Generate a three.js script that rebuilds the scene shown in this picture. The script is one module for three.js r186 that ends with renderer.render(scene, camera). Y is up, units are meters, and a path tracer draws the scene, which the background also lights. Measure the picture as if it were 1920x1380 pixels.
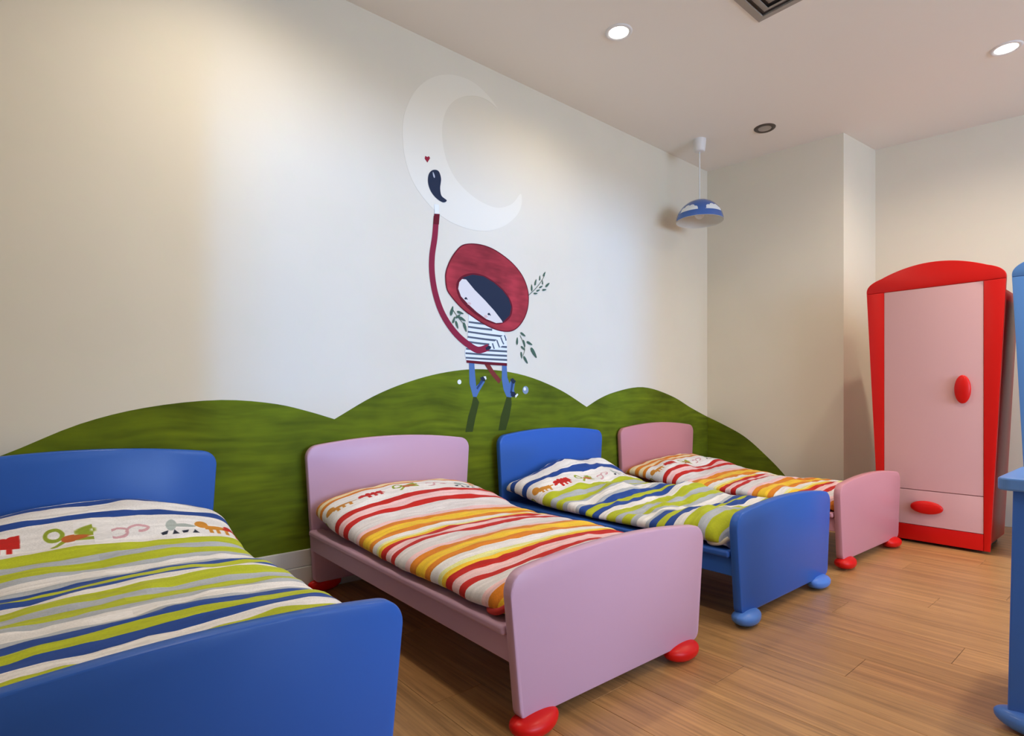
import * as THREE from 'three';
import { RoundedBoxGeometry } from 'three/addons/geometries/RoundedBoxGeometry.js';
import { mergeGeometries, mergeVertices, toCreasedNormals } from 'three/addons/utils/BufferGeometryUtils.js';
import { RectAreaLightUniformsLib } from 'three/addons/lights/RectAreaLightUniformsLib.js';

// ---------------------------------------------------------------- camera, light, exposure
RectAreaLightUniformsLib.init();
const scene = new THREE.Scene();
scene.background = new THREE.Color().setRGB(0.62, 0.78, 1.0);
const CAM = new THREE.Vector3(0, 0.95, 2.785), YAW = 0.8671, FOC = 1067.7;
const camera = new THREE.PerspectiveCamera(2 * Math.atan(690 / FOC) * 180 / Math.PI, 1920 / 1380, 0.05, 60);
camera.position.copy(CAM);
camera.lookAt(CAM.x + Math.cos(YAW), CAM.y, CAM.z - Math.sin(YAW));
camera.setViewOffset(1920, 1380, 0, -54.5, 1920, 1380);          // shifted lens: verticals stay upright
const renderer = new THREE.WebGLRenderer({ antialias: true });
renderer.toneMapping = THREE.LinearToneMapping;
renderer.toneMappingExposure = 1.06;
renderer.shadowMap.enabled = true;

const H = 2.99;                                                  // ceiling height
const WIN = { x0: 0.82, x1: 4.0, y0: 0.78, y1: 2.55, z: 7.4 };  // window added unseen behind the camera, sized for the cool patch on the mural
const daylight = new THREE.RectAreaLight(new THREE.Color().setRGB(0.50, 0.70, 1.0), 11.0, WIN.x1 - WIN.x0, WIN.y1 - WIN.y0);
daylight.position.set((WIN.x0 + WIN.x1) / 2, (WIN.y0 + WIN.y1) / 2, WIN.z - 0.04);
daylight.lookAt((WIN.x0 + WIN.x1) / 2, (WIN.y0 + WIN.y1) / 2, 0);
scene.add(daylight);
const coolBeam = new THREE.DirectionalLight(new THREE.Color().setRGB(0.08, 0.38, 1.0), 1.75);   // flat beam added to lay the cool patch on the mural wall
coolBeam.position.set(2.2 + 0.03 * 9, 1.6 + 0.015 * 9, 9); coolBeam.target.position.set(2.2, 1.6, 0); coolBeam.castShadow = true; coolBeam.shadow.radius = 9;
Object.assign(coolBeam.shadow.camera, { left: -5, right: 5, top: 4, bottom: -3, near: 0.1, far: 14 }); coolBeam.shadow.mapSize.set(2048, 2048);
scene.add(coolBeam, coolBeam.target);
const LAMP_COLOR = new THREE.Color().setRGB(1.0, 0.88, 0.70);
const LAMP_POWER = 7.6;

// ---------------------------------------------------------------- helpers
function rng(seed) { let a = seed >>> 0; return () => { a |= 0; a = a + 0x6D2B79F5 | 0; let t = Math.imul(a ^ a >>> 15, 1 | a); t = t + Math.imul(t ^ t >>> 7, 61 | t) ^ t; return ((t ^ t >>> 14) >>> 0) / 4294967296; }; }
function hash(ix, iy, s) { let h = Math.imul(ix, 374761393) ^ Math.imul(iy, 668265263) ^ Math.imul(s, 974634777); h = Math.imul(h ^ h >>> 13, 1274126177); return ((h ^ h >>> 16) >>> 0) / 4294967296; }
function vnoise(x, y, s) {
  const ix = Math.floor(x), iy = Math.floor(y), fx = x - ix, fy = y - iy, u = fx * fx * (3 - 2 * fx), v = fy * fy * (3 - 2 * fy);
  return (hash(ix, iy, s) * (1 - u) + hash(ix + 1, iy, s) * u) * (1 - v) + (hash(ix, iy + 1, s) * (1 - u) + hash(ix + 1, iy + 1, s) * u) * v;
}
function fbm(x, y, s, o = 4) { let a = 0.5, r = 0; for (let k = 0; k < o; k++) { r += a * vnoise(x, y, s + k); x *= 2.03; y *= 2.03; a *= 0.5; } return r / (1 - a * 2 + 1e-9) * (1 - Math.pow(0.5, o)) / (1 - Math.pow(0.5, o)); }
const taken = {};
function numbered(n) { const k = taken[n] = (taken[n] ?? -1) + 1; return k ? `${n}_${String(k).padStart(3, '0')}` : n; }
function sh(o) { o.castShadow = true; o.receiveShadow = true; return o; }
function mesh(name, geo, mat, parent) { const m = sh(new THREE.Mesh(geo, mat)); m.name = parent ? name : numbered(name); (parent || scene).add(m); return m; }
function tag(o, label, category, group) { o.userData.label = label; o.userData.category = category; if (group) o.userData.group = group; return o; }
function thing(name, label, category, pos = [0, 0, 0], turn = 0, group) { const g = new THREE.Group(); g.name = numbered(name); g.position.set(...pos); g.rotation.y = turn; scene.add(g); return tag(g, label, category, group); }
function struct(name, geo, mat, label) { const m = mesh(name, geo, mat); m.name = name; m.userData.kind = 'structure'; if (label) m.userData.label = label; return m; }
function box(x0, x1, y0, y1, z0, z1) { return new THREE.BoxGeometry(x1 - x0, y1 - y0, z1 - z0).translate((x0 + x1) / 2, (y0 + y1) / 2, (z0 + z1) / 2); }
function rbox(x0, x1, y0, y1, z0, z1, r = 0.006, seg = 3) { return new RoundedBoxGeometry(x1 - x0, y1 - y0, z1 - z0, seg, r).translate((x0 + x1) / 2, (y0 + y1) / 2, (z0 + z1) / 2); }
function lin(r, g, b) { return new THREE.Color().setRGB(r, g, b); }
function dataTex(w, h, fn, srgb = true) {
  const d = new Uint8Array(w * h * 4);
  for (let y = 0; y < h; y++) for (let x = 0; x < w; x++) { const c = fn(x / w, y / h, x, y), i = (y * w + x) * 4; d[i] = c[0]; d[i + 1] = c[1]; d[i + 2] = c[2]; d[i + 3] = 255; }
  const t = new THREE.DataTexture(d, w, h); t.wrapS = t.wrapT = THREE.RepeatWrapping; t.magFilter = THREE.LinearFilter; t.minFilter = THREE.LinearMipmapLinearFilter; t.generateMipmaps = true;
  if (srgb) t.colorSpace = THREE.SRGBColorSpace; t.needsUpdate = true; return t;
}
function tileNoise(u, v, fx, fy, s, o = 3) {                      // noise that repeats over the unit square
  let a = 0.5, r = 0, n = 0;
  for (let k = 0; k < o; k++) {
    const x = u * fx, y = v * fy, ix = Math.floor(x), iy = Math.floor(y), tx = x - ix, ty = y - iy, p = tx * tx * (3 - 2 * tx), q = ty * ty * (3 - 2 * ty);
    const g = (i, j) => hash(((i % fx) + fx) % fx, ((j % fy) + fy) % fy, s + k);
    r += a * ((g(ix, iy) * (1 - p) + g(ix + 1, iy) * p) * (1 - q) + (g(ix, iy + 1) * (1 - p) + g(ix + 1, iy + 1) * p) * q); n += a; a *= 0.5; fx *= 2; fy *= 2;
  }
  return r / n;
}
const merge = (list) => mergeGeometries(list.map(g => g.index ? g.toNonIndexed() : g));
function clampByte(v) { return Math.max(0, Math.min(255, Math.round(v))); }

// ---------------------------------------------------------------- materials
const plasterBump = dataTex(256, 256, (u, v) => { const n = 128 + 110 * (tileNoise(u, v, 24, 24, 5, 3) - 0.5); return [n, n, n]; }, false);
plasterBump.repeat.set(1.6, 1.6);
const wallTone = dataTex(256, 256, (u, v) => { const n = 0.97 + 0.022 * (tileNoise(u, v, 6, 6, 11, 4) - 0.5); return [clampByte(229 * n), clampByte(220 * n), clampByte(200 * n)]; });
wallTone.repeat.set(0.7, 0.7);
const wallMat = new THREE.MeshStandardMaterial({ map: wallTone, roughness: 0.82, bumpMap: plasterBump, bumpScale: 0.0006 });
const ceilMat = new THREE.MeshStandardMaterial({ color: lin(0.86, 0.82, 0.75), roughness: 0.9 });
const baseMat = new THREE.MeshStandardMaterial({ color: lin(0.68, 0.66, 0.62), roughness: 0.45 });
const lacquer = (r, g, b, rough = 0.38) => new THREE.MeshPhysicalMaterial({ color: lin(r, g, b), roughness: rough, specularIntensity: 0.4, clearcoat: 0.12, clearcoatRoughness: 0.25 });
const M = {
  blue: lacquer(0.032, 0.125, 0.50), pink: lacquer(0.60, 0.37, 0.50), rose: lacquer(0.60, 0.26, 0.295), red: lacquer(0.66, 0.007, 0.005, 0.4),
  blueFoot: lacquer(0.09, 0.23, 0.66, 0.3), wardRose: lacquer(0.72, 0.42, 0.42), skyBlue: lacquer(0.10, 0.26, 0.62),
  white: new THREE.MeshStandardMaterial({ color: lin(0.78, 0.77, 0.75), roughness: 0.5 }),
  dark: new THREE.MeshStandardMaterial({ color: lin(0.05, 0.04, 0.035), roughness: 0.6 }),
};

// wood for the planks: long straight oak grain, one picture shared by every plank
const woodTex = dataTex(512, 1024, (u, v) => {
  const warp = 0.05 * (tileNoise(u, v, 3, 2, 31, 3) - 0.5);
  const g1 = tileNoise((u + warp + 1) % 1, v, 24, 3, 41, 3), g2 = tileNoise((u + warp + 1) % 1, v, 110, 6, 51, 2), big = tileNoise(u, v, 4, 2, 61, 2);
  const pore = tileNoise(u, v, 200, 20, 71, 1) > 0.78 ? -0.10 : 0;
  const n = 1 + 0.26 * (g1 - 0.5) + 0.20 * (g2 - 0.5) + 0.16 * (big - 0.5) + pore * 0.7;
  return [clampByte(180 * n), clampByte(133 * Math.pow(n, 1.08)), clampByte(84 * Math.pow(n, 1.15))];
});
const woodMats = [0.96, 1.0, 1.02, 0.98].map((k, i) => new THREE.MeshPhysicalMaterial({ map: woodTex, color: lin(0.98 * k, k * (1 - 0.01 * i), 0.98 * k), roughness: 0.36, clearcoat: 0.12, clearcoatRoughness: 0.35 }));

// ---------------------------------------------------------------- room shell
const T = 0.15, LX = -1.0, ZN = WIN.z, ZB = 2.95, XB = 0.74;      // an unseen wall, added to cut the cool light, ends at x = XB
const P0 = [4.68, 0], P1 = [4.795, 1.09], P2 = [5.335, 1.14], P3 = [5.335 + (ZN - 1.14) * 0.165, ZN];   // plan of the right-hand wall with its step
function wallBetween(a, b, y0 = 0, y1 = H, t = T) {              // the room lies to the left of a -> b seen from above with z down
  const dx = b[0] - a[0], dz = b[1] - a[1], L = Math.hypot(dx, dz), nx = dz / L, nz = -dx / L;
  const s = new THREE.Shape([new THREE.Vector2(a[0], -a[1]), new THREE.Vector2(b[0], -b[1]), new THREE.Vector2(b[0] + nx * t, -(b[1] + nz * t)), new THREE.Vector2(a[0] + nx * t, -(a[1] + nz * t))]);
  const g = new THREE.ExtrudeGeometry(s, { depth: y1 - y0, bevelEnabled: false });
  g.rotateX(-Math.PI / 2).translate(0, y0, 0);
  // uv in metres along the wall
  const p = g.attributes.position, uv = g.attributes.uv, ux = dx / L, uz = dz / L;
  for (let i = 0; i < p.count; i++) uv.setXY(i, (p.getX(i) - a[0]) * ux + (p.getZ(i) - a[1]) * uz, p.getY(i));
  return g;
}
function metreUV(g) { const p = g.attributes.position, n = g.attributes.normal, uv = g.attributes.uv; for (let i = 0; i < p.count; i++) { const ax = Math.abs(n.getX(i)), ay = Math.abs(n.getY(i)); if (ay > 0.5) uv.setXY(i, p.getX(i), p.getZ(i)); else if (ax > 0.5) uv.setXY(i, p.getZ(i), p.getY(i)); else uv.setXY(i, p.getX(i), p.getY(i)); } return g; }
struct('wall_back', metreUV(box(LX - T, P0[0] + T, 0, H, -T, 0)), wallMat, 'long cream wall behind the beds carrying the painted mural');
struct('wall_left', metreUV(box(LX - T, LX, 0, H, 0, ZB + T)), wallMat, 'cream side wall');
struct('added_wall_behind', metreUV(box(LX - T, XB, 0, H, ZB, ZB + T)), wallMat, 'unseen cream wall added behind the camera to cut the cool light');  // wall added out of view so its end edges the cool patch
struct('wall_left_rear', metreUV(box(XB - T, XB, 0, H, ZB + T, ZN + T)), wallMat, 'cream side wall of the rear part of the room');
struct('wall_right', wallBetween(P0, P1), wallMat, 'short cream wall beside the corner where the lamp hangs');
struct('wall_step', wallBetween(P1, P2), wallMat, 'narrow return of the cream wall behind the red wardrobe');
struct('wall_right_far', wallBetween(P2, P3), wallMat, 'cream wall behind the wardrobes');
struct('ceiling', metreUV(box(LX - T, P3[0] + 0.4, H, H + T, -T, ZN + T)), ceilMat, 'off-white flat ceiling with recessed lights');
{ // unseen end wall with the added window that admits the cool light
  const xr = P3[0] + 0.2, parts = [box(XB - T, WIN.x0, 0, H, ZN, ZN + T), box(WIN.x1, xr, 0, H, ZN, ZN + T), box(WIN.x0, WIN.x1, 0, WIN.y0, ZN, ZN + T), box(WIN.x0, WIN.x1, WIN.y1, H, ZN, ZN + T)].map(metreUV);
  struct('wall_front', merge(parts), wallMat, 'unseen cream wall with the added window');
  const w = new THREE.Group(); w.name = 'added_window_1'; w.userData = { kind: 'structure', label: 'added unseen window facing the beds for the cool light' }; scene.add(w);
  const fr = [], f = 0.05;
  fr.push(box(WIN.x0, WIN.x1, WIN.y0, WIN.y0 + f, ZN + 0.03, ZN + 0.09), box(WIN.x0, WIN.x1, WIN.y1 - f, WIN.y1, ZN + 0.03, ZN + 0.09));
  for (let k = 0; k <= 3; k++) { const x = WIN.x0 + (WIN.x1 - WIN.x0) * k / 3; const c = Math.min(Math.max(x, WIN.x0 + f / 2), WIN.x1 - f / 2); fr.push(box(c - f / 2, c + f / 2, WIN.y0 + f, WIN.y1 - f, ZN + 0.03, ZN + 0.09)); }
  mesh('window_frame', merge(fr), M.white, w);
  const glass = new THREE.MeshPhysicalMaterial({ color: 0xffffff, transmission: 1, thickness: 0, roughness: 0.02, ior: 1.45 });
  for (let k = 0; k < 3; k++) { const a = WIN.x0 + (WIN.x1 - WIN.x0) * k / 3, b = WIN.x0 + (WIN.x1 - WIN.x0) * (k + 1) / 3; mesh('pane', box(a + f / 2, b - f / 2, WIN.y0 + f, WIN.y1 - f, ZN + 0.055, ZN + 0.061), glass, w); }
}
{ // floor: a base slab and separate planks running towards the mural wall
  const fl = struct('floor', box(LX - T, P3[0] + 0.4, -0.12, -0.012, -T, ZN + T), new THREE.MeshStandardMaterial({ color: lin(0.10, 0.06, 0.03), roughness: 0.8 }), 'warm oak laminate floor');
  const PW = 0.195, PL = 1.28, gap = 0.0012, geos = [], r = rng(77);
  const cut = (w, len, ou, ov) => { const g = new RoundedBoxGeometry(w - gap, 0.011, len - gap, 1, 0.0012); const p = g.attributes.position, uv = g.attributes.uv; for (let i = 0; i < p.count; i++) uv.setXY(i, ou + p.getX(i) / 0.62, ov + p.getZ(i) / 1.7); return g; };
  for (let k = 0; k < 8; k++) geos.push(cut(PW, PL, r(), r()));
  const shortCache = {};
  let c = 0;
  for (let i = 0, x = LX; x < P3[0]; i++, x += PW) {
    let z = -[0, 0.52, 0.97, 0.31, 0.78][i % 5];
    while (z < ZN) {
      const z0 = Math.max(z, 0.001), z1 = Math.min(z + PL, x < XB - PW ? ZB : ZN), len = z1 - z0;
      if (len > 0.06) {
        const full = len > PL - 0.01, key = len.toFixed(2);
        const g = full ? geos[(i * 3 + c) % 8] : (shortCache[key] ??= cut(PW, len, r(), r()));
        const m = mesh('plank', g, woodMats[Math.floor(hash(i, c, 9) * 4)], fl); m.position.set(x + PW / 2, -0.0065, (z0 + z1) / 2);
      }
      z += PL; c++;
    }
  }
}
struct('baseboard_back', merge([rbox(LX, P0[0] + 0.005, 0, 0.122, 0.0, 0.018, 0.003, 2), rbox(LX, P0[0] + 0.004, 0.125, 0.205, 0.0, 0.013, 0.004, 2), box(LX, P0[0], 0.1, 0.2, 0, 0.009)]), baseMat, 'tall off-white skirting board below the green mural');
struct('baseboard_right', merge([wallBetween([P0[0] - 0.016, 0.018], [P1[0] - 0.016, 1.092], 0, 0.122, 0.017), wallBetween([P0[0] - 0.011, 0.014], [P1[0] - 0.011, 1.091], 0.122, 0.205, 0.012)]), baseMat, 'off-white skirting board beside the farthest bed');

// ---------------------------------------------------------------- mural (flat paint on the walls, in metres along the wall)
const paint = (r, g, b) => new THREE.MeshPhysicalMaterial({ color: lin(r, g, b), roughness: 0.8, specularIntensity: 0.25 });
const brushTex = dataTex(512, 512, (u, v) => {
  const w = 0.06 * (tileNoise(u, v, 3, 3, 81, 2) - 0.5), s = tileNoise(u, (v + w + 1) % 1, 7, 60, 91, 3), b = tileNoise(u, v, 5, 7, 95, 4);
  const n = 1 + 0.34 * (s - 0.5) + 0.55 * (b - 0.5);
  return [clampByte(93 * n), clampByte(106 * Math.pow(n, 0.95)), clampByte(18 * n)];
});
brushTex.repeat.set(0.75, 0.75);
const hillMat = new THREE.MeshPhysicalMaterial({ map: brushTex, roughness: 0.8, specularIntensity: 0.3 });
const hoodTex = dataTex(256, 256, (u, v) => { const s = tileNoise(u, v, 5, 24, 101, 3), b = tileNoise(u, v, 4, 4, 105, 3), n = 1 + 0.3 * (s - 0.5) + 0.45 * (b - 0.5); return [clampByte(150 * n), clampByte(50 * n), clampByte(58 * n)]; });
hoodTex.repeat.set(2, 2);
function flat(pts, z, smooth = false, thick = 0.0006) {
  let s;
  if (smooth) { const c = new THREE.CatmullRomCurve3(pts.map(p => new THREE.Vector3(p[0], p[1], 0)), true, 'centripetal'); s = new THREE.Shape(c.getPoints(pts.length * 5).slice(0, -1).map(p => new THREE.Vector2(p.x, p.y))); }
  else s = new THREE.Shape(pts.map(p => new THREE.Vector2(p[0], p[1])));
  return new THREE.ExtrudeGeometry(s, { depth: thick, bevelEnabled: false }).translate(0, 0, z);
}
function strip(pts, w0, w1, z) {                                  // a painted stroke of changing width
  const c = new THREE.CatmullRomCurve3(pts.map(p => new THREE.Vector3(p[0], p[1], 0))), n = Math.max(8, pts.length * 5), L = [], R = [];
  for (let i = 0; i <= n; i++) { const p = c.getPoint(i / n), t = c.getTangent(i / n), w = (w0 + (w1 - w0) * i / n) / 2; L.push([p.x - t.y * w, p.y + t.x * w]); R.push([p.x + t.y * w, p.y - t.x * w]); }
  return flat([...L, ...R.reverse()], z);
}
function disc(x, y, r, z, sy = 1) { const p = []; for (let k = 0; k < 18; k++) p.push([x + r * Math.cos(k * Math.PI / 9), y + r * sy * Math.sin(k * Math.PI / 9)]); return flat(p, z); }
function leafAt(x, y, len, ang, z) { const p = []; for (let k = 0; k < 12; k++) { const a = k * Math.PI / 6, X = Math.cos(a) * len / 2, Y = Math.sin(a) * len * 0.15 * (1 - 0.35 * Math.cos(a)); p.push([x + X * Math.cos(ang) - Y * Math.sin(ang), y + X * Math.sin(ang) + Y * Math.cos(ang)]); } return flat(p, z); }
{
  const hills = thing('wall_mural', 'olive green painted hills along the foot of the wall behind the beds', 'mural', [0, 0, 0]);
  const crest = (pts) => new THREE.CatmullRomCurve3(pts.map(p => new THREE.Vector3(p[0], p[1], 0)), false, 'centripetal').getPoints(36).map(p => [p.x, p.y]);
  const h1 = crest([[-0.99, 0.24], [-0.6, 0.50], [-0.3, 0.655], [-0.08, 0.735], [0.152, 0.845], [0.364, 0.905], [0.657, 0.937], [0.901, 0.916], [1.054, 0.878], [1.182, 0.838]]);
  const h2 = crest([[1.182, 0.838], [1.397, 0.954], [1.589, 1.028], [1.835, 1.091], [2.106, 1.121], [2.455, 1.094], [2.798, 1.0], [3.07, 0.879]]);
  const h3 = crest([[3.07, 0.879], [3.2, 0.935], [3.368, 0.984], [3.729, 1.029], [4.131, 0.957], [4.42, 0.855], [4.68, 0.772]]);
  const dn = (a) => flat([[a[0][0], 0.204], ...a, [a[a.length - 1][0], 0.204]], 0.0005);
  for (const h of [h1, h2, h3]) mesh('hill', dn(h), hillMat, hills);
  const dA = Math.hypot(P1[0] - P0[0], P1[1]);
  const h4 = crest([[0.003, 0.772], [0.14, 0.712], [0.335, 0.61], [0.522, 0.453], [0.655, 0.319], [0.735, 0.21]]);
  const g4 = dn(h4); g4.rotateY(-Math.atan2(P1[1], P1[0] - P0[0])).translate(P0[0] - 0.0004, 0, 0);
  { // the paint must lie on the room's side of that wall
    const nx = -P1[1] / dA, nz = (P1[0] - P0[0]) / dA; g4.translate(nx * 0.002, 0, nz * 0.002); }
  mesh('hill', g4, hillMat, hills);

  const moon = mesh('wall_mural', flat([[2.247, 2.76], [2.175, 2.814], [2.057, 2.858], [1.934, 2.855], [1.836, 2.824], [1.742, 2.765], [1.66, 2.677], [1.607, 2.581], [1.576, 2.479], [1.572, 2.385], [1.585, 2.281], [1.62, 2.182], [1.678, 2.103], [1.77, 2.029], [1.885, 1.98], [2.036, 1.963], [2.175, 1.981], [2.309, 2.042], [2.415, 2.139], [2.445, 2.209], [2.439, 2.271], [2.367, 2.192], [2.253, 2.14], [2.142, 2.142], [2.016, 2.182], [1.924, 2.243], [1.865, 2.326], [1.836, 2.423], [1.832, 2.527], [1.856, 2.615], [1.905, 2.689], [1.985, 2.749], [2.089, 2.784], [2.175, 2.784]], 0.0004, true), paint(0.80, 0.742, 0.615));
  tag(moon, 'faint white crescent moon painted high on the wall', 'mural');

  const g = thing('wall_mural', 'painted child in a red hood and striped shirt lifting a long brush', 'mural', [0, 0, 0]); g.scale.z = 0.35; g.position.z = 0.0009;
  const navy = paint(0.022, 0.03, 0.055), maroon = paint(0.14, 0.012, 0.022), skin = paint(0.72, 0.66, 0.62), cloth = paint(0.78, 0.80, 0.82), grey = paint(0.10, 0.12, 0.15), jeans = paint(0.09, 0.17, 0.36), jeansDark = paint(0.03, 0.06, 0.15), stickRed = paint(0.26, 0.022, 0.05), leafM = paint(0.07, 0.13, 0.09), whiteP = paint(0.82, 0.82, 0.82);
  const dkGreen = paint(0.042, 0.062, 0.012);
  mesh('painted_shadow', flat([[2.055, 0.952], [2.078, 0.95], [2.099, 0.919], [2.07, 0.82], [2.05, 0.74], [1.995, 0.74], [2.017, 0.836], [2.04, 0.896]], 0.0012), dkGreen, g);  // shadow strokes below the legs, painted as part of the mural
  mesh('painted_shadow', flat([[2.317, 0.952], [2.356, 0.948], [2.359, 0.903], [2.34, 0.82], [2.31, 0.74], [2.25, 0.74], [2.27, 0.83], [2.295, 0.894]], 0.0012), dkGreen, g);
  mesh('brush_handle', strip([[1.79, 1.988], [1.78, 1.872], [1.762, 1.761], [1.761, 1.665], [1.783, 1.548], [1.833, 1.433], [1.921, 1.33], [2.012, 1.268], [2.09, 1.237], [2.171, 1.258]], 0.036, 0.042, 0.0042), stickRed, g);
  mesh('brush_end', strip([[2.155, 1.16], [2.204, 1.101], [2.263, 1.046]], 0.034, 0.03, 0.0018), paint(0.20, 0.035, 0.03), g);
  mesh('brush_band', flat([[1.776, 2.003], [1.813, 2.009], [1.807, 1.947], [1.768, 1.942]], 0.0050), maroon, g);
  mesh('brush_ferrule', flat([[1.776, 2.057], [1.807, 2.061], [1.807, 2.009], [1.779, 2.004]], 0.0044), whiteP, g);
  const br = mesh('brush_bristles', flat([[1.769, 2.253], [1.804, 2.256], [1.822, 2.219], [1.816, 2.157], [1.826, 2.117], [1.862, 2.098], [1.84, 2.082], [1.797, 2.092], [1.755, 2.124], [1.734, 2.173], [1.741, 2.225]], 0.0044, true), navy, g);
  mesh('bristle_fleck', leafAt(1.772, 2.225, 0.034, 1.9, 0.0052), paint(0.5, 0.52, 0.56), br);
  mesh('painted_heart', flat([[1.73, 2.285], [1.712, 2.303], [1.716, 2.319], [1.729, 2.316], [1.74, 2.324], [1.748, 2.315]], 0.0044), paint(0.30, 0.02, 0.04), g);
  mesh('trouser_leg', flat([[2.022, 1.165], [2.061, 1.165], [2.068, 1.084], [2.076, 1.014], [2.128, 1.059], [2.143, 1.045], [2.099, 0.985], [2.078, 0.95], [2.052, 0.952], [2.026, 1.032]], 0.0022), jeans, g);
  mesh('trouser_leg', flat([[2.281, 1.16], [2.317, 1.16], [2.323, 1.076], [2.341, 1.036], [2.356, 1.061], [2.388, 1.052], [2.378, 0.997], [2.388, 0.962], [2.352, 0.948], [2.317, 0.952], [2.292, 0.997], [2.277, 1.065]], 0.0022), jeans, g);
  mesh('trouser_fold', strip([[2.082, 1.0], [2.105, 1.03], [2.13, 1.06]], 0.012, 0.02, 0.003), jeansDark, g);
  mesh('trouser_fold', strip([[2.352, 0.975], [2.362, 1.02], [2.368, 1.05]], 0.014, 0.02, 0.003), jeansDark, g);
  mesh('shoe', flat([[2.105, 1.068], [2.128, 1.076], [2.149, 1.065], [2.14, 1.045], [2.117, 1.052]], 0.0036), navy, g);
  mesh('shoe', flat([[2.346, 1.064], [2.369, 1.072], [2.395, 1.052], [2.378, 1.035], [2.359, 1.042]], 0.0036), navy, g);
  mesh('shoe', flat([[2.352, 0.987], [2.385, 0.982], [2.398, 0.967], [2.375, 0.948], [2.352, 0.957]], 0.0036), navy, g);
  mesh('shoe_sole', flat([[2.388, 0.962], [2.408, 0.973], [2.415, 0.965], [2.392, 0.945]], 0.0036), whiteP, g);
  mesh('shoe_sole', flat([[2.132, 1.077], [2.15, 1.078], [2.155, 1.062], [2.148, 1.056]], 0.0043), whiteP, g);
  const shirt = mesh('shirt', flat([[2.02, 1.45], [2.014, 1.324], [2.006, 1.263], [1.992, 1.223], [1.995, 1.193], [2.002, 1.165], [2.319, 1.16], [2.32, 1.243], [2.32, 1.272], [2.311, 1.338], [2.238, 1.42], [2.117, 1.45]], 0.003), cloth, g);
  const st = [[[2.02, 1.402], [2.152, 1.401]], [[2.016, 1.373], [2.20, 1.369]], [[2.013, 1.343], [2.30, 1.333]], [[2.012, 1.312], [2.235, 1.304]], [[2.010, 1.283], [2.177, 1.276]], [[2.25, 1.270], [2.319, 1.268]], [[2.0, 1.240], [2.32, 1.240]], [[1.996, 1.213], [2.32, 1.212]], [[1.998, 1.186], [2.321, 1.186]]];
  for (const [a, b] of st) mesh('shirt_stripe', strip([a, [(a[0] + b[0]) / 2, (a[1] + b[1]) / 2 - 0.001], b], 0.011, 0.013, 0.0037), grey, shirt);
  mesh('shirt_hem', flat([[2.002, 1.172], [2.152, 1.168], [2.32, 1.166], [2.32, 1.148], [2.152, 1.150], [2.004, 1.156]], 0.0044), maroon, shirt);
  const sleeve = mesh('sleeve', flat([[2.177, 1.272], [2.232, 1.306], [2.295, 1.346], [2.32, 1.331], [2.304, 1.288], [2.251, 1.256], [2.189, 1.244]], 0.0049), cloth, g);
  for (const q of [[[2.201, 1.285], [2.208, 1.268], [2.216, 1.25]], [[2.236, 1.307], [2.248, 1.282], [2.258, 1.262]], [[2.268, 1.327], [2.282, 1.30], [2.293, 1.284]], [[2.297, 1.342], [2.308, 1.322], [2.311, 1.308]]]) mesh('sleeve_stripe', strip(q, 0.01, 0.01, 0.0056), grey, sleeve);
  mesh('hand', flat([[2.146, 1.253], [2.171, 1.269], [2.192, 1.263], [2.186, 1.248], [2.152, 1.239]], 0.0058), navy, g);
  const hoodPts = [[1.85, 1.645], [1.854, 1.683], [1.881, 1.75], [1.919, 1.807], [1.966, 1.854], [2.021, 1.875], [2.111, 1.885], [2.196, 1.877], [2.283, 1.85], [2.373, 1.806], [2.447, 1.746], [2.489, 1.681], [2.506, 1.619], [2.499, 1.533], [2.466, 1.459], [2.41, 1.398], [2.355, 1.37], [2.283, 1.364], [2.213, 1.373], [2.128, 1.399], [2.046, 1.435], [1.966, 1.479], [1.896, 1.536], [1.862, 1.576]];
  const hc = [2.178, 1.625], inset = (pts, d) => pts.map(([x, y]) => { const vx = x - hc[0], vy = y - hc[1], l = Math.hypot(vx, vy); return [x - vx / l * d, y - vy / l * d]; });
  const hood = mesh('hood', flat(inset(hoodPts, 0.007), 0.0065, true), new THREE.MeshPhysicalMaterial({ map: hoodTex, roughness: 0.8, specularIntensity: 0.25 }), g);
  mesh('hood_outline', flat(hoodPts, 0.0062, true, 0.0003), maroon, hood);
  mesh('hood_opening', flat([[1.936, 1.637], [1.974, 1.675], [2.046, 1.7], [2.128, 1.699], [2.213, 1.671], [2.283, 1.633], [2.338, 1.583], [2.364, 1.527], [2.35, 1.466], [2.292, 1.42], [2.23, 1.406], [2.153, 1.42], [2.07, 1.452], [1.993, 1.498], [1.946, 1.545], [1.928, 1.597]], 0.0073, true), maroon, hood);
  const face = mesh('face', flat([[1.95, 1.632], [1.97, 1.654], [1.999, 1.655], [2.062, 1.601], [2.136, 1.55], [2.213, 1.491], [2.274, 1.435], [2.283, 1.421], [2.23, 1.413], [2.153, 1.431], [2.078, 1.468], [2.013, 1.51], [1.962, 1.55], [1.942, 1.593]], 0.008), skin, g);
  mesh('eye', merge([strip([[1.988, 1.537], [1.998, 1.546], [2.009, 1.535]], 0.006, 0.006, 0.0088), disc(1.996, 1.54, 0.006, 0.0088)]), navy, face);
  mesh('eye', merge([strip([[2.162, 1.461], [2.174, 1.468], [2.186, 1.456]], 0.006, 0.006, 0.0088), disc(2.172, 1.462, 0.006, 0.0088)]), navy, face);
  const cheek = paint(0.66, 0.47, 0.44);
  mesh('cheek', disc(2.022, 1.513, 0.014, 0.0087, 0.6), cheek, face);
  mesh('cheek', disc(2.148, 1.447, 0.014, 0.0087, 0.6), cheek, face);
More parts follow.
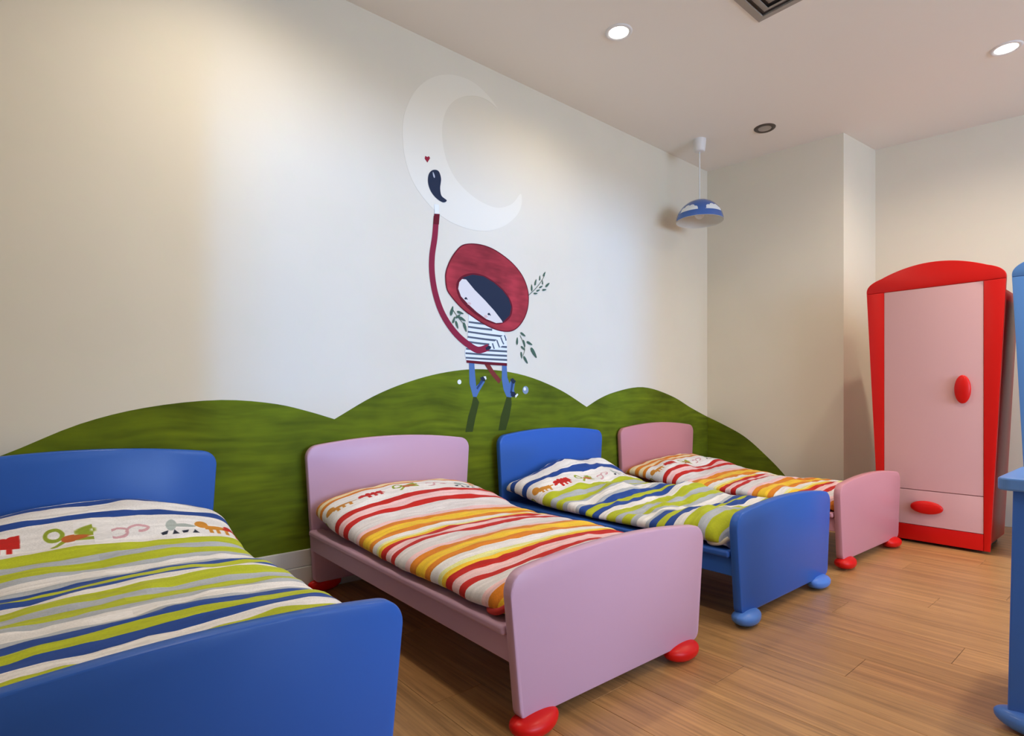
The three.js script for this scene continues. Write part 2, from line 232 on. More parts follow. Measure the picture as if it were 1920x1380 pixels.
  mesh('hair', flat([[1.97, 1.661], [2.046, 1.691], [2.128, 1.692], [2.213, 1.663], [2.283, 1.624], [2.332, 1.579], [2.355, 1.526], [2.341, 1.472], [2.285, 1.424], [2.274, 1.435], [2.213, 1.491], [2.136, 1.55], [2.062, 1.601], [1.999, 1.655]], 0.0086), navy, g);
  // loose leaf sprigs around the figure
  const sprig = (list, stem) => { const sp = mesh('leaf_sprig', strip(stem, 0.004, 0.003, 0.0068), leafM, g); for (const [x, y, l, a] of list) mesh('leaf', leafAt(x, y, l, a, 0.0072), leafM, sp); };
  sprig([[2.646, 1.778, 0.04, 1.0], [2.605, 1.746, 0.035, 1.5], [2.566, 1.712, 0.045, 1.3], [2.615, 1.688, 0.036, 0.5], [2.676, 1.709, 0.05, 0.7], [2.646, 1.672, 0.04, 0.2], [2.532, 1.672, 0.045, 1.6], [2.566, 1.638, 0.036, 0.1], [2.59, 1.661, 0.036, 0.4], [2.63, 1.72, 0.03, 1.7]], [[2.505, 1.62], [2.56, 1.665], [2.61, 1.715], [2.65, 1.77]]);
  sprig([[2.455, 1.358, 0.05, -0.45], [2.405, 1.312, 0.05, 1.5], [2.465, 1.3, 0.05, -1.2], [2.512, 1.304, 0.055, -0.35], [2.455, 1.268, 0.045, -0.6], [2.55, 1.243, 0.085, -0.9], [2.442, 1.222, 0.045, -1.4], [2.478, 1.193, 0.06, -0.9]], [[2.43, 1.35], [2.46, 1.30], [2.47, 1.26], [2.455, 1.22]]);
  sprig([[1.897, 1.457, 0.06, 1.3], [1.911, 1.405, 0.045, 1.2], [1.933, 1.378, 0.05, -1.2], [1.958, 1.452, 0.05, -0.2], [1.972, 1.416, 0.055, -0.4], [1.992, 1.369, 0.06, -1.2], [1.941, 1.429, 0.045, 0.6]], [[1.90, 1.47], [1.935, 1.43], [1.985, 1.385]]);
  mesh('painted_ball', disc(1.952, 1.04, 0.014, 0.0024), whiteP, g);
  const b2 = mesh('painted_ball', disc(2.478, 0.996, 0.026, 0.0024), paint(0.24, 0.30, 0.40), g);
  mesh('ball_fleck', disc(2.471, 1.003, 0.011, 0.0032), whiteP, b2);
}

// ---------------------------------------------------------------- beds
const BED_L = 1.528, BT = 0.038;
function boardShape(wt, wb, y0, ys, yp, rT, rB) {
  const s = new THREE.Shape(), top = (x) => ys + (yp - ys) * (1 - (x / wt) ** 2);
  const sx = (y) => wb + (wt - wb) * (y - y0) / (ys - y0);
  s.moveTo(-wb + rB, y0); s.lineTo(wb - rB, y0); s.quadraticCurveTo(wb, y0, sx(y0 + rB), y0 + rB);
  const ry = rT * 0.95; s.lineTo(sx(ys - ry), ys - ry);
  s.bezierCurveTo(sx(ys - ry * 0.4), ys - ry * 0.4, wt - rT * 0.42, top(wt - rT * 0.55), wt - rT, top(wt - rT));
  for (let k = 1; k <= 24; k++) { const x = (wt - rT) * (1 - k / 12); s.lineTo(x, top(x)); }
  s.bezierCurveTo(-(wt - rT * 0.42), top(wt - rT * 0.55), -sx(ys - ry * 0.4), ys - ry * 0.4, -sx(ys - ry), ys - ry);
  s.lineTo(-sx(y0 + rB), y0 + rB); s.quadraticCurveTo(-wb, y0, -wb + rB, y0);
  return s;
}
function board(...a) { const b = 0.007; const g = new THREE.ExtrudeGeometry(boardShape(...a), { depth: BT - 2 * b, bevelEnabled: true, bevelThickness: b, bevelSize: b, bevelOffset: -b, bevelSegments: 4, curveSegments: 14 }).translate(0, 0, b - BT); return toCreasedNormals(g, 0.6); }
const footGeo = (() => { // rounded bean foot
  const g = new THREE.SphereGeometry(1, 28, 18), p = g.attributes.position;
  for (let i = 0; i < p.count; i++) { const x = p.getX(i), y = p.getY(i), z = p.getZ(i); p.setXYZ(i, x * 0.084, (y > 0 ? y * 0.031 : -Math.pow(-y, 0.8) * 0.034) + 0.006 * x * x, z * (0.050 - 0.005 * x)); }
  g.computeVertexNormals(); return g;
})();
const headGeo = board(0.477, 0.4345, 0.05, 0.709, 0.747, 0.06, 0.03), tailGeo = board(0.477, 0.4345, 0.05, 0.464, 0.499, 0.065, 0.035);
function makeBed(label, pos, turn, mat, footMat, baseMatl) {
  const b = thing('child_bed', label, 'bed', pos, turn, 'row of low children\'s beds');
  const hb = mesh('headboard', headGeo, mat, b); hb.position.z = -BED_L;
  mesh('footboard', tailGeo, mat, b);
  for (const s of [-1, 1]) {
    const r = mesh('side_rail', s < 0 ? rbox(-0.447, -0.423, 0.208, 0.285, -BED_L, -BT + 0.002, 0.004) : rbox(0.423, 0.447, 0.208, 0.285, -BED_L, -BT + 0.002, 0.004), mat, b);
    mesh('rail_ledge', s < 0 ? rbox(-0.468, -0.395, 0.284, 0.313, -BED_L + 0.002, -BT - 0.004, 0.011, 4) : rbox(0.395, 0.468, 0.284, 0.313, -BED_L + 0.002, -BT - 0.004, 0.011, 4), mat, r);
  }
  mesh('bed_base', rbox(-0.40, 0.40, 0.272, 0.300, -BED_L, -BT, 0.004), baseMatl, b);
  for (const [x, z] of [[-0.378, -0.008], [0.332, -0.008], [-0.378, -BED_L - 0.022], [0.332, -BED_L - 0.022]]) { const f = mesh('foot', footGeo, footMat, b); f.position.set(x, 0.034, z); if (x > 0) f.scale.x = -1; if (f.scale.x < 0) { f.scale.x = 1; f.rotation.y = Math.PI; } if (z < -1) f.scale.z = 0.45; }
  return b;
}
const BEDS = [
  { pos: [0.216, 0, 1.593], turn: 0.040, kind: 'blue', seed: 3 },
  { pos: [1.469, 0, 1.611], turn: -0.012, kind: 'red', seed: 17 },
  { pos: [2.665, 0, 1.615], turn: -0.001, kind: 'blue', seed: 29 },
  { pos: [3.834, 0, 1.591], turn: -0.021, kind: 'red', seed: 41 },
];
makeBed('blue lacquered bed nearest the camera, cut by the frame edge', BEDS[0].pos, BEDS[0].turn, M.blue, M.blueFoot, M.blue);
makeBed('lilac pink bed with red feet between the two blue beds', BEDS[1].pos, BEDS[1].turn, M.pink, M.red, M.pink);
makeBed('blue bed with blue bean feet between the two pink beds', BEDS[2].pos, BEDS[2].turn, M.blue, M.blueFoot, M.blue);
makeBed('rose pink bed with red feet beside the red wardrobe', BEDS[3].pos, BEDS[3].turn, M.rose, M.red, M.rose);

// duvet cloth: striped print with a row of animals near the head; v runs in metres from head to foot
const DV0 = -1.56, DV1 = 0.02, DU = 2.3;
function duvetTexture(kind) {
  const W = 1024, Hh = 2048, c = document.createElement('canvas'); c.width = W; c.height = Hh; const x = c.getContext('2d');
  const Y = (z) => (z - DV0) / (DV1 - DV0) * Hh, X = (m) => (m / DU + 0.5) * W, sxm = W / DU, sym = Hh / (DV1 - DV0);
  const white = '#e9e6e6', col = { w: white, b: '#1c4596', g: '#b4bd22', s: '#aeb4bd', r: '#c01a12', p: '#ecc3c6', o: '#d8801c', y: '#f0c42c', l: '#dcd6d8', v: '#e6e59a', c: '#f0dcb0' };
  x.fillStyle = white; x.fillRect(0, 0, W, Hh);
  const run = (z, list) => { for (const [k, w] of list) { x.fillStyle = col[k]; x.fillRect(0, Y(z), W, w * sym + 1); z += w; } return z; };
  if (kind === 'blue') {
    run(-1.56, [['w', 0.04], ['b', 0.035], ['w', 0.05], ['b', 0.035], ['w', 0.07], ['b', 0.04], ['w', 0.15]]);
    let z = run(-1.155, [['g', 0.055], ['s', 0.042], ['g', 0.05], ['s', 0.035], ['w', 0.058], ['s', 0.025]]);
    for (let k = 0; k < 3; k++) z = run(z, [['b', 0.045], ['g', 0.045], ['b', 0.045], ['w', 0.05], ['g', 0.065], ['s', 0.04], ['g', 0.05], ['s', 0.035], ['w', 0.06], ['s', 0.025]]);
  } else {
    run(-1.56, [['c', 0.03], ['o', 0.03], ['c', 0.04], ['o', 0.03], ['c', 0.03], ['o', 0.025], ['w', 0.16]]);
    let z = run(-1.225, [['r', 0.034], ['p', 0.042], ['r', 0.034]]);
    for (let k = 0; k < 4; k++) z = run(z, [['l', 0.08], ['p', 0.03], ['o', 0.037], ['y', 0.06], ['o', 0.035], ['w', 0.045], ['v', 0.02], ['y', 0.023], ['r', 0.035], ['p', 0.04], ['r', 0.035]]);
  }
  // the printed row
  const zc = kind === 'blue' ? -1.215 : -1.300, S = 0.056;
  const at = (m, fn) => { x.save(); x.translate(X(m), Y(zc)); x.scale(sxm * S, sym * S); fn(); x.restore(); };
  const el = (a, b, rx, ry, rot = 0) => { x.beginPath(); x.ellipse(a, b, rx, ry, rot, 0, Math.PI * 2); x.fill(); };
  const dog = (colr) => () => { x.fillStyle = colr; x.fillRect(-0.9, -0.45, 1.7, 0.62); el(-1.05, -0.3, 0.42, 0.32); x.fillRect(-0.85, 0.1, 0.28, 0.5); x.fillRect(-0.3, 0.1, 0.26, 0.5); x.fillRect(0.22, 0.1, 0.26, 0.5); x.fillRect(0.6, -0.7, 0.2, 0.5); x.fillRect(-1.6, -0.12, 0.4, 0.2); for (const k of [-0.5, 0, 0.45]) el(k, -0.5, 0.26, 0.22); };
  const crab = () => { x.strokeStyle = '#8fa02a'; x.lineWidth = 0.2; x.lineCap = 'round'; for (const k of [-1, 1]) { x.beginPath(); x.arc(k * 0.72, -0.32, 0.38, 0, Math.PI * 2); x.stroke(); x.beginPath(); x.moveTo(k * 0.25, 0.15); x.lineTo(k * 0.8, 0.55); x.stroke(); } x.fillStyle = '#b9602a'; el(0, 0.05, 0.42, 0.26); };
  const snake = () => { x.strokeStyle = '#cfa0a8'; x.lineWidth = 0.17; x.beginPath(); x.ellipse(-0.6, 0.1, 0.62, 0.34, -0.2, 0, Math.PI * 2); x.stroke(); x.beginPath(); x.moveTo(-0.1, 0.1); x.bezierCurveTo(0.2, -0.5, 0.6, -0.5, 1.1, -0.3); x.bezierCurveTo(1.4, -0.1, 0.9, 0.1, 0.6, 0.0); x.stroke(); };
  const bird = () => { x.fillStyle = '#a9b3b0'; el(-0.35, -0.25, 0.32, 0.55, 0.3); el(0.35, -0.2, 0.75, 0.2, 0.1); x.fillStyle = '#22283a'; for (let k = 0; k < 4; k++) { x.beginPath(); const a = -1.05 + k * 0.6; if (k % 2) { x.moveTo(a, 0.6); x.lineTo(a + 0.2, 0.2); x.lineTo(a + 0.42, 0.6); } else { x.moveTo(a, 0.35); x.lineTo(a + 0.44, 0.25); x.lineTo(a + 0.3, 0.55); x.lineTo(a + 0.05, 0.58); } x.fill(); } };
  const lion = () => { x.fillStyle = '#c9862c'; x.fillRect(-0.7, -0.3, 1.5, 0.45); el(-0.85, -0.35, 0.42, 0.38); x.fillRect(-0.5, 0.1, 0.24, 0.42); x.fillRect(-0.05, 0.1, 0.22, 0.42); x.fillRect(0.5, 0.1, 0.24, 0.42); x.fillRect(0.75, -0.2, 0.5, 0.14); };
  for (const [m, f] of [[-0.56, crab], [-0.40, lion], [-0.235, dog('#c01a12')], [-0.065, crab], [0.095, snake], [0.255, bird], [0.385, lion], [0.50, dog('#c01a12')], [0.62, crab]]) at(m, f);
  // thread: faint irregular slubs in the weave
  const img = x.getImageData(0, 0, W, Hh), d = img.data;
  for (let j = 0; j < Hh; j++) for (let i = 0; i < W; i++) { const n = 1 + 0.09 * (hash(i, j >> 1, 7) - 0.5) + 0.10 * (vnoise(i / 40, j / 14, 8) - 0.5), q = (j * W + i) * 4; for (let k = 0; k < 3; k++) d[q + k] = clampByte(d[q + k] * n); }
  x.putImageData(img, 0, 0);
  const t = new THREE.CanvasTexture(c); t.colorSpace = THREE.SRGBColorSpace; t.wrapS = THREE.RepeatWrapping; t.flipY = false; return t;
}
const weaveBump = dataTex(256, 256, (u, v) => { const n = 128 + 100 * (tileNoise(u, v, 40, 16, 121, 3) - 0.5); return [n, n, n]; }, false);
const clothMat = (kind) => new THREE.MeshPhysicalMaterial({ map: duvetTexture(kind), roughness: 0.92, sheen: 0.25, sheenRoughness: 0.6, sheenColor: lin(0.8, 0.8, 0.8), bumpMap: weaveBump, bumpScale: 0.0025 });
const duvetMats = { blue: clothMat('blue'), red: clothMat('red') };
function crossSection(n, hw, th) {                                  // evenly spaced points round a flat pillow-shaped section: starts underneath, runs over the left edge and the top
  const sg = (v, e) => Math.sign(v) * Math.pow(Math.abs(v), e), fine = [], out = [];
  let L = 0;
  for (let k = 0; k <= 4000; k++) { const a = Math.PI * 1.5 - Math.PI * 2 * k / 4000, x = sg(Math.cos(a), 0.34), y = sg(Math.sin(a), 0.72); if (k) L += Math.hypot((x - fine[k - 1].x) * hw, (y - fine[k - 1].y) * th / 2); fine.push({ x, y, L }); }
  for (let j = 0, k = 0; j <= n; j++) { while (k < 4000 && fine[k].L < L * j / n) k++; out.push(fine[k]); }
  return { pts: out, L };
}
function duvetGeometry(seed, o) {
  const NL = 170, NC = 150, pos = [], uv = [], idx = [], z0 = o.z0, z1 = o.z1, cs = crossSection(NC, 0.462, 0.11);
  for (let i = 0; i <= NL; i++) {
    const t = i / NL, tz = t < 0.5 ? 0.5 * Math.pow(2 * t, 1.25) : 1 - 0.5 * Math.pow(2 * (1 - t), 1.25), z = z0 + (z1 - z0) * tz;
    const e = Math.min(1, Math.min(z - z0, z1 - z) / 0.085), end = Math.sqrt(Math.max(0, 1 - (1 - e) * (1 - e)));
    const yb = 0.3145 + 0.055 * bell(z, -1.56, 0.24);
    const hw = (0.462 + 0.022 * (fbm(z * 4, 1.7, seed) - 0.5) * 2) * (0.90 + 0.10 * end);
    for (let j = 0; j <= NC; j++) {
      const c = cs.pts[j], X = hw * c.x, xn = X / 0.46;
      const top = o.top(z, X) + o.amp * (fbm(X * 3.2 + 3, z * 4.2, seed + 2) - 0.5) * 2 + 0.011 * (fbm(X * 3.5, z * 15, seed + 5) - 0.5) * 2;
      const edge = 1 - Math.pow(Math.abs(xn), 3) * 0.16;
      const th = Math.max(0.03, (top - yb)) * edge * end, mid = yb + th * 0.42;
      const y = c.y > 0 ? mid + th * 0.58 * c.y : mid + th * 0.42 * c.y;
      const zz = z + 0.026 * (fbm(X * 3.5 + 9, z * 3 + 4, seed + 8) - 0.5) * 2 * end;
      pos.push(X, y, zz); uv.push(0.5 + (j / NC - 0.5) * cs.L / DU, (z - o.vo - DV0) / (DV1 - DV0));
    }
  }
  const R = NC + 1;
  for (let i = 0; i < NL; i++) for (let j = 0; j < NC; j++) { const a = i * R + j, b = a + 1, c = a + R, d = c + 1; idx.push(a, c, b, b, c, d); }
  const g = new THREE.BufferGeometry(); g.setAttribute('position', new THREE.Float32BufferAttribute(pos, 3)); g.setAttribute('uv', new THREE.Float32BufferAttribute(uv, 2)); g.setIndex(idx); g.computeVertexNormals();
  const n = g.attributes.normal; for (let i = 0; i <= NL; i++) { const a = i * R, b = a + NC; const v = [0, 1, 2].map(k => n.array[a * 3 + k] + n.array[b * 3 + k]), l = Math.hypot(...v) || 1; for (const q of [a, b]) for (let k = 0; k < 3; k++) n.array[q * 3 + k] = v[k] / l; }
  return g;
}
const bell = (z, c, w) => Math.exp(-(((z - c) / w) ** 2));
const tops = [
  (z, x) => 0.412 + 0.150 * bell(z, -1.42, 0.27) * (1 - 0.2 * (x / 0.46) ** 2) + 0.008 * bell(z, -0.3, 0.2),
  (z, x) => 0.412 + 0.115 * bell(z, -1.42, 0.28) * (1 - 0.3 * (x / 0.46) ** 2 - 0.1 * x) + 0.006 * bell(z, -0.6, 0.25),
  (z, x) => 0.398 + 0.120 * bell(z, -1.40, 0.28) * (1 - 0.3 * (x / 0.46) ** 2) + 0.030 * bell(z, -0.75, 0.16) * (0.5 + x) + 0.03 * bell(z, -0.2, 0.15) * (0.5 - x),
  (z, x) => 0.390 + 0.095 * bell(z, -1.40, 0.32) * (1 - 0.3 * (x / 0.46) ** 2) + 0.012 * bell(z, -0.5, 0.2),
];
const duvetLabels = ['green and blue striped duvet on the blue bed nearest the camera', 'red and yellow striped duvet on the lilac pink bed between blue beds', 'green and blue striped duvet on the farther blue bed', 'red and yellow striped duvet on the rose pink bed by the wardrobe'];
BEDS.forEach((b, i) => {
  const d = thing('duvet', duvetLabels[i], 'duvet', [b.pos[0], 0, b.pos[2]], b.turn, 'striped duvets on the beds');
  mesh('duvet_cover', duvetGeometry(b.seed, { z0: -1.515, z1: i === 2 ? -0.062 : -0.048, top: tops[i], vo: i === 3 ? 0.05 : 0, amp: [0.03, 0.026, 0.06, 0.04][i] }), duvetMats[b.kind], d);
  if (i === 1 || i === 2) { // a corner of the underside turned out at the foot end
    const p = [[-0.425, 0.356, -0.062], [-0.446, 0.338, -0.085], [-0.440, 0.327, -0.135], [-0.405, 0.330, -0.165], [-0.37, 0.347, -0.15]].map(v => new THREE.Vector3(...v));
    const g = new THREE.TubeGeometry(new THREE.CatmullRomCurve3(p), 24, 0.010, 10); mesh('turned_edge', g, i === 1 ? M.clothRed ??= new THREE.MeshStandardMaterial({ color: lin(0.5, 0.03, 0.025), roughness: 0.9 }) : M.clothCream ??= new THREE.MeshStandardMaterial({ color: lin(0.6, 0.54, 0.42), roughness: 0.9 }), d);
  }
});

// ---------------------------------------------------------------- wardrobes
function frameOutline(inset = 0) { // half-widths at height: narrow foot, wide shoulder, arched top
  return { wb: 0.292 - inset, wt: 0.368 - inset, y0: 0.018, ys: 1.675, yp: 1.815 };
}
function makeWardrobe(label, pos, frameMat, doorMat, knobMat) {
  const w = thing('wardrobe', label, 'wardrobe', pos, -Math.PI / 2, 'wardrobes along the right wall');   // local +z faces the beds, local x runs along the wall
  const o = frameOutline(), D = 0.5, FT = 0.03, yJ = 1.655, dx = 0.262, dy0 = 0.118;
  const half = (y) => o.wb + (o.wt - o.wb) * (y - o.y0) / (o.ys - o.y0);
  const ext = (pts, t, b = 0.004) => toCreasedNormals(new THREE.ExtrudeGeometry(pts instanceof THREE.Shape ? pts : new THREE.Shape(pts.map(p => new THREE.Vector2(...p))), { depth: t - 2 * b, bevelEnabled: true, bevelThickness: b, bevelSize: b, bevelOffset: -b, bevelSegments: 2, curveSegments: 12 }).translate(0, 0, -t + b), 0.6);
  // carcass behind the face frame
  const c = new THREE.Shape(); c.moveTo(-half(0.05) + 0.012, 0.05); c.lineTo(half(0.05) - 0.012, 0.05); c.lineTo(half(1.6) - 0.012, 1.6); c.lineTo(-half(1.6) + 0.012, 1.6); c.closePath();
  mesh('carcass', ext(c, D - FT, 0.004).translate(0, 0, -FT), frameMat, w);
  mesh('plinth', rbox(-0.25, 0.25, 0, 0.06, -D + 0.02, -0.06, 0.004), M.dark, w);
  for (const s of [-1, 1]) mesh('frame_stile', ext([[s * (dx + 0.0015), dy0 - 0.10], [s * half(dy0 - 0.10), dy0 - 0.10], [s * half(yJ), yJ], [s * (dx + 0.0015), yJ]].sort ? (s > 0 ? [[dx + 0.0015, o.y0], [half(o.y0), o.y0], [half(yJ), yJ - 0.0008], [dx + 0.0015, yJ - 0.0008]] : [[-half(o.y0), o.y0], [-dx - 0.0015, o.y0], [-dx - 0.0015, yJ - 0.0008], [-half(yJ), yJ - 0.0008]]) : [], FT, 0.0025), frameMat, w);
  mesh('bottom_rail', ext([[-dx, o.y0], [dx, o.y0], [dx, dy0 - 0.001], [-dx, dy0 - 0.001]], FT, 0.0025), frameMat, w);
  const a = new THREE.Shape(), R = 0.088, top = (x) => o.ys + 0.025 + (o.yp - o.ys - 0.025) * (1 - (x / o.wt) ** 2), hx = half(yJ);
  a.moveTo(-hx, yJ + 0.0008); a.lineTo(hx, yJ + 0.0008); a.bezierCurveTo(hx + 0.006, yJ + 0.052, o.wt - R * 0.38, top(o.wt - R * 0.6), o.wt - R, top(o.wt - R));
  for (let k = 1; k <= 24; k++) { const x = (o.wt - R) * (1 - k / 12); a.lineTo(x, top(x)); }
  a.bezierCurveTo(-o.wt + R * 0.38, top(o.wt - R * 0.6), -hx - 0.006, yJ + 0.052, -hx, yJ + 0.0008);
  mesh('arched_top', ext(a, FT, 0.0025), frameMat, w);
  const knob = (parent, x, y, rx, ry) => { const g = new THREE.SphereGeometry(1, 28, 16).scale(rx, ry, 0.021).translate(x, y, 0.017); const k = mesh('handle', g, knobMat, parent); k.userData.label = 'red oval handle'; };
  const door = mesh('door', ext([[-dx, 0.349], [dx, 0.349], [dx, yJ - 0.003], [-dx, yJ - 0.003]], 0.022, 0.002).translate(0, 0, -0.003), doorMat, w);
  const drawer = mesh('drawer', ext([[-dx, dy0 + 0.002], [dx, dy0 + 0.002], [dx, 0.345], [-dx, 0.345]], 0.022, 0.002).translate(0, 0, -0.003), doorMat, w);
  knob(door, 0.165, 0.998, 0.042, 0.088); knob(drawer, -0.02, 0.242, 0.088, 0.042);
  return w;
}
makeWardrobe('red framed wardrobe with pink door and arched top', [4.40, 0, 1.742], M.red, M.wardRose, M.red);
makeWardrobe('blue wardrobe half cut off by the right frame edge', [4.40, 0, 2.502], M.skyBlue, M.skyBlue, M.red);

{ // blue chest at the right edge of the frame
  const t = thing('low_chest', 'low blue chest on bean feet in the right foreground', 'chest', [2.13, 0, 2.46]);
  const s = new THREE.Shape(); s.moveTo(0, 0.052); s.lineTo(0.86, 0.052); s.lineTo(0.845, 0.69); s.lineTo(0.012, 0.69); s.closePath();
  const g = new THREE.ExtrudeGeometry(s, { depth: 0.40, bevelEnabled: true, bevelThickness: 0.006, bevelSize: 0.006, bevelOffset: -0.006, bevelSegments: 3 }).rotateY(-Math.PI / 2).translate(0.406, 0, 0);
  mesh('body', toCreasedNormals(g, 0.6), lacquer(0.05, 0.17, 0.62), t);
  const q = new THREE.Shape(), w = 0.46, l = 0.90, r = 0.09;
  q.moveTo(r, 0); q.lineTo(l - r, 0); q.quadraticCurveTo(l, 0, l, r); q.lineTo(l, w - r); q.quadraticCurveTo(l, w, l - r, w); q.lineTo(r, w); q.quadraticCurveTo(0, w, 0, w - r); q.lineTo(0, r * 0.35); q.quadraticCurveTo(0, 0, r * 0.35, 0);
  const tg = new THREE.ExtrudeGeometry(q, { depth: 0.024, bevelEnabled: true, bevelThickness: 0.006, bevelSize: 0.006, bevelOffset: -0.006, bevelSegments: 3, curveSegments: 10 });
  tg.applyMatrix4(new THREE.Matrix4().makeBasis(new THREE.Vector3(0, 0, 1), new THREE.Vector3(1, 0, 0), new THREE.Vector3(0, 1, 0))).translate(-0.03, 0.692, -0.02);
  mesh('top_board', tg, lacquer(0.12, 0.28, 0.68), t);
  for (const [x, z] of [[0.02, 0.05], [0.02, 0.81], [0.38, 0.05], [0.38, 0.81]]) { const f = mesh('foot', footGeo, M.blueFoot, t); f.rotation.y = Math.PI / 2; f.position.set(x, 0.034, z); }
}

// ---------------------------------------------------------------- ceiling fittings
const ringGeo = new THREE.LatheGeometry([[0.052, 0.0], [0.056, -0.006], [0.068, -0.008], [0.074, -0.004], [0.076, 0.0]].map(p => new THREE.Vector2(...p)), 40);
const glowMat = new THREE.MeshStandardMaterial({ color: 0xffffff, emissive: lin(1, 0.95, 0.86), emissiveIntensity: 9 });
const lampSpots = [[2.513, 0.745, 'glowing recessed downlight over the mural side of the ceiling', 0.52], [4.356, 2.117, 'glowing recessed downlight above the red wardrobe'], [0.67, 0.745, 'recessed downlight above the nearest blue bed', 0.9], [2.513, 2.75, 'added unseen downlight over the middle of the room'], [4.356, 3.5, 'added unseen downlight behind the blue wardrobe'], [2.513, 4.6, 'added unseen downlight in the rear half of the room'], [4.356, 5.6, 'added unseen downlight nearest the added window']];  // from the middle of the room back, downlights are added, unseen, as fill
for (const [x, z, label, dim = 1] of lampSpots) {          // the one by the mural wall is the weakest
  const t = thing('recessed_light', label, 'light', [x, H, z], 0, 'recessed ceiling lights');
  mesh('trim_ring', ringGeo, M.white, t);
  mesh('diffuser', new THREE.CylinderGeometry(0.054, 0.054, 0.003, 36).translate(0, -0.0025, 0), glowMat, t);
  const l = new THREE.SpotLight(LAMP_COLOR, LAMP_POWER * dim, 0, 1.45, 0.9, 2); l.position.set(0, -0.012, 0); l.target.position.set(0, -2, 0); l.castShadow = true; l.shadow.radius = 4; t.add(l, l.target);
}
{ // the one that is switched off
  const t = thing('recessed_light', 'unlit recessed light with a dark ring near the hanging lamp', 'light', [4.255, H, 0.733], 0, 'recessed ceiling lights');
  mesh('trim_ring', new THREE.LatheGeometry([[0.045, 0.0], [0.052, -0.007], [0.066, -0.010], [0.075, -0.004], [0.077, 0.0]].map(p => new THREE.Vector2(...p)), 40), new THREE.MeshStandardMaterial({ color: lin(0.09, 0.07, 0.055), roughness: 0.45, metalness: 0.3 }), t);
  mesh('diffuser', new THREE.CylinderGeometry(0.047, 0.047, 0.004, 36).translate(0, -0.003, 0), new THREE.MeshStandardMaterial({ color: lin(0.38, 0.34, 0.30), roughness: 0.4 }), t);
}
{ // square air diffuser with nested louvres
  const t = thing('ceiling_vent', 'square grey air vent with nested louvres in the ceiling', 'vent', [2.723, H, 1.595]);
  const vm = new THREE.MeshStandardMaterial({ color: lin(0.36, 0.32, 0.28), roughness: 0.5 });
  const sq = (ho, hi, yo, yi, th) => { const parts = []; for (let k = 0; k < 4; k++) { const s = new THREE.BufferGeometry(); const v = [[-ho, yo, ho], [ho, yo, ho], [hi, yi, hi], [-hi, yi, hi], [-ho, yo + th, ho], [ho, yo + th, ho], [hi, yi + th, hi], [-hi, yi + th, hi]]; s.setAttribute('position', new THREE.Float32BufferAttribute(v.flat(), 3)); s.setIndex([0, 3, 2, 0, 2, 1, 4, 5, 6, 4, 6, 7, 0, 1, 5, 0, 5, 4, 3, 7, 6, 3, 6, 2]); const n = s.toNonIndexed(); n.computeVertexNormals(); n.rotateY(k * Math.PI / 2); parts.push(n); } return merge(parts); };
  mesh('vent_frame', sq(0.300, 0.258, -0.006, -0.014, 0.006), vm, t);
  for (let k = 0; k < 5; k++) mesh('louvre', sq(0.246 - k * 0.046, 0.206 - k * 0.046, -0.001, -0.018, 0.003), vm, t);
  mesh('duct_back', new THREE.BoxGeometry(0.52, 0.002, 0.52).translate(0, -0.0012, 0), M.dark, t);
}
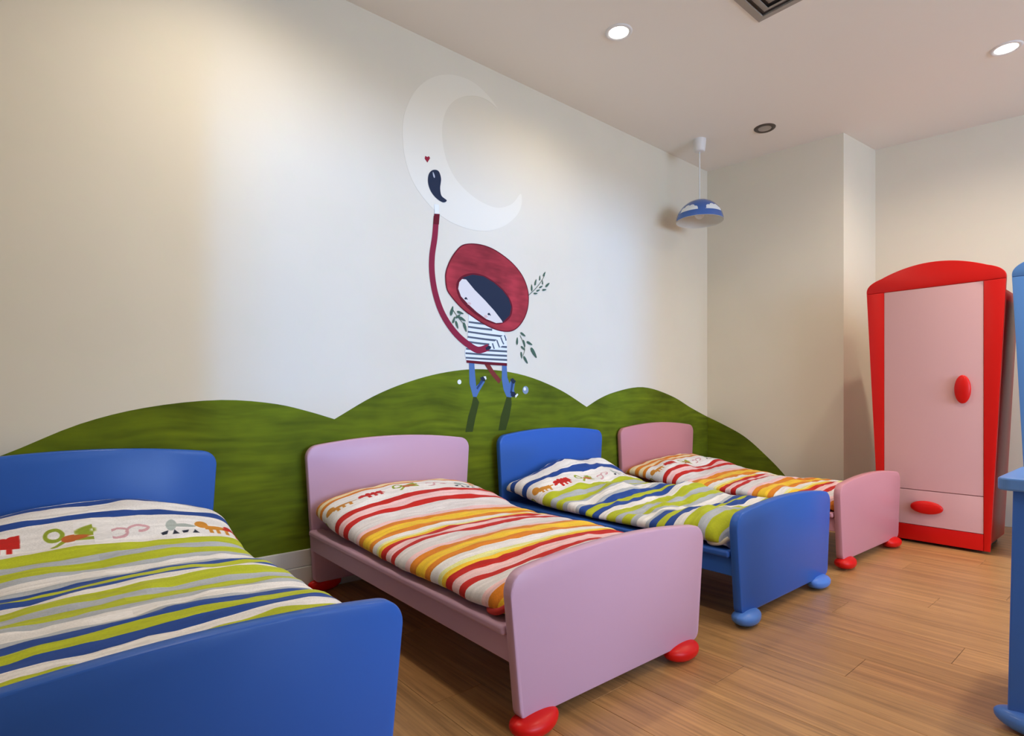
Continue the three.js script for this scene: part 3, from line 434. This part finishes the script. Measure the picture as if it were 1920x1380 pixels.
{ // hanging lamp: blue half-globe with white clouds
  const t = thing('pendant_lamp', 'blue dome pendant lamp with white clouds hanging in the corner', 'lamp', [4.055, H, 0.305]);
  mesh('ceiling_cup', new THREE.LatheGeometry([[0.0, -0.098], [0.03, -0.098], [0.042, -0.09], [0.05, -0.01], [0.05, 0]].map(p => new THREE.Vector2(...p)), 32), M.white, t);
  mesh('cord', new THREE.CylinderGeometry(0.005, 0.005, 0.40, 10).translate(0, -0.29, 0), M.white, t);
  const R = 0.182, top = -0.478, shadeBlue = new THREE.MeshPhysicalMaterial({ color: lin(0.03, 0.12, 0.42), roughness: 0.25, clearcoat: 0.6, clearcoatRoughness: 0.1 });
  const prof = []; for (let k = 0; k <= 20; k++) { const a = k / 20 * 1.50; prof.push(new THREE.Vector2(Math.max(0.0001, R * Math.sin(a)), top - R + R * Math.cos(a))); }
  const inner = prof.map(p => new THREE.Vector2(Math.max(0.0001, p.x * 0.975), p.y - 0.004)).reverse();
  const shade = mesh('shade', new THREE.LatheGeometry([...prof], 56), shadeBlue, t);
  mesh('shade_lining', new THREE.LatheGeometry([prof[20], ...inner], 56), new THREE.MeshStandardMaterial({ color: lin(0.70, 0.68, 0.62), roughness: 0.6, side: THREE.DoubleSide }), shade);
  mesh('bulb', new THREE.SphereGeometry(0.042, 24, 16).scale(1, 1.2, 1).translate(0, top - 0.10, 0), new THREE.MeshStandardMaterial({ color: lin(0.72, 0.70, 0.66), roughness: 0.35 }), t);
  mesh('bulb_socket', new THREE.CylinderGeometry(0.02, 0.024, 0.06, 18).translate(0, top - 0.03, 0), M.white, t);
  // cloud patches that follow the dome
  const cloud = (az) => { const s = new THREE.Shape(), pts = []; const bumps = [[-0.058, -0.010, 0.020], [-0.03, 0.006, 0.024], [0.010, 0.008, 0.025], [0.046, -0.004, 0.020]]; for (let k = 0; k <= 60; k++) { const x = -0.08 + 0.154 * k / 60; let y = -0.022; for (const [bx, by, br] of bumps) { const d = br * br - (x - bx) * (x - bx); if (d > 0) y = Math.max(y, by + Math.sqrt(d)); } pts.push([x, y]); }
    const pos = [], idx = []; const rows = 6; pts.forEach(([x, y]) => { for (let r = 0; r <= rows; r++) { const yy = -0.024 + (y + 0.024) * r / rows, lat = 0.47 + yy / R, lon = az + x / (R * Math.cos(0.47)), rr = R + 0.0012; pos.push(rr * Math.cos(lat) * Math.cos(lon), top - R + rr * Math.sin(lat), rr * Math.cos(lat) * Math.sin(lon)); } });
    for (let i = 0; i < pts.length - 1; i++) for (let r = 0; r < rows; r++) { const a = i * (rows + 1) + r, b = a + rows + 1; idx.push(a, a + 1, b, b, a + 1, b + 1); }
    const g = new THREE.BufferGeometry(); g.setAttribute('position', new THREE.Float32BufferAttribute(pos, 3)); g.setIndex(idx); g.computeVertexNormals(); g.setAttribute('uv', new THREE.Float32BufferAttribute(new Float32Array(pos.length / 3 * 2), 2)); return g; };
  const cm = new THREE.MeshStandardMaterial({ color: lin(0.80, 0.84, 0.86), roughness: 0.4, side: THREE.DoubleSide });
  const toCam = Math.atan2(CAM.z - 0.305, CAM.x - 4.055);
  for (let k = 0; k < 5; k++) mesh('cloud_print', cloud(toCam + 0.56 - k * 1.2566), cm, shade);
}
renderer.render(scene, camera);
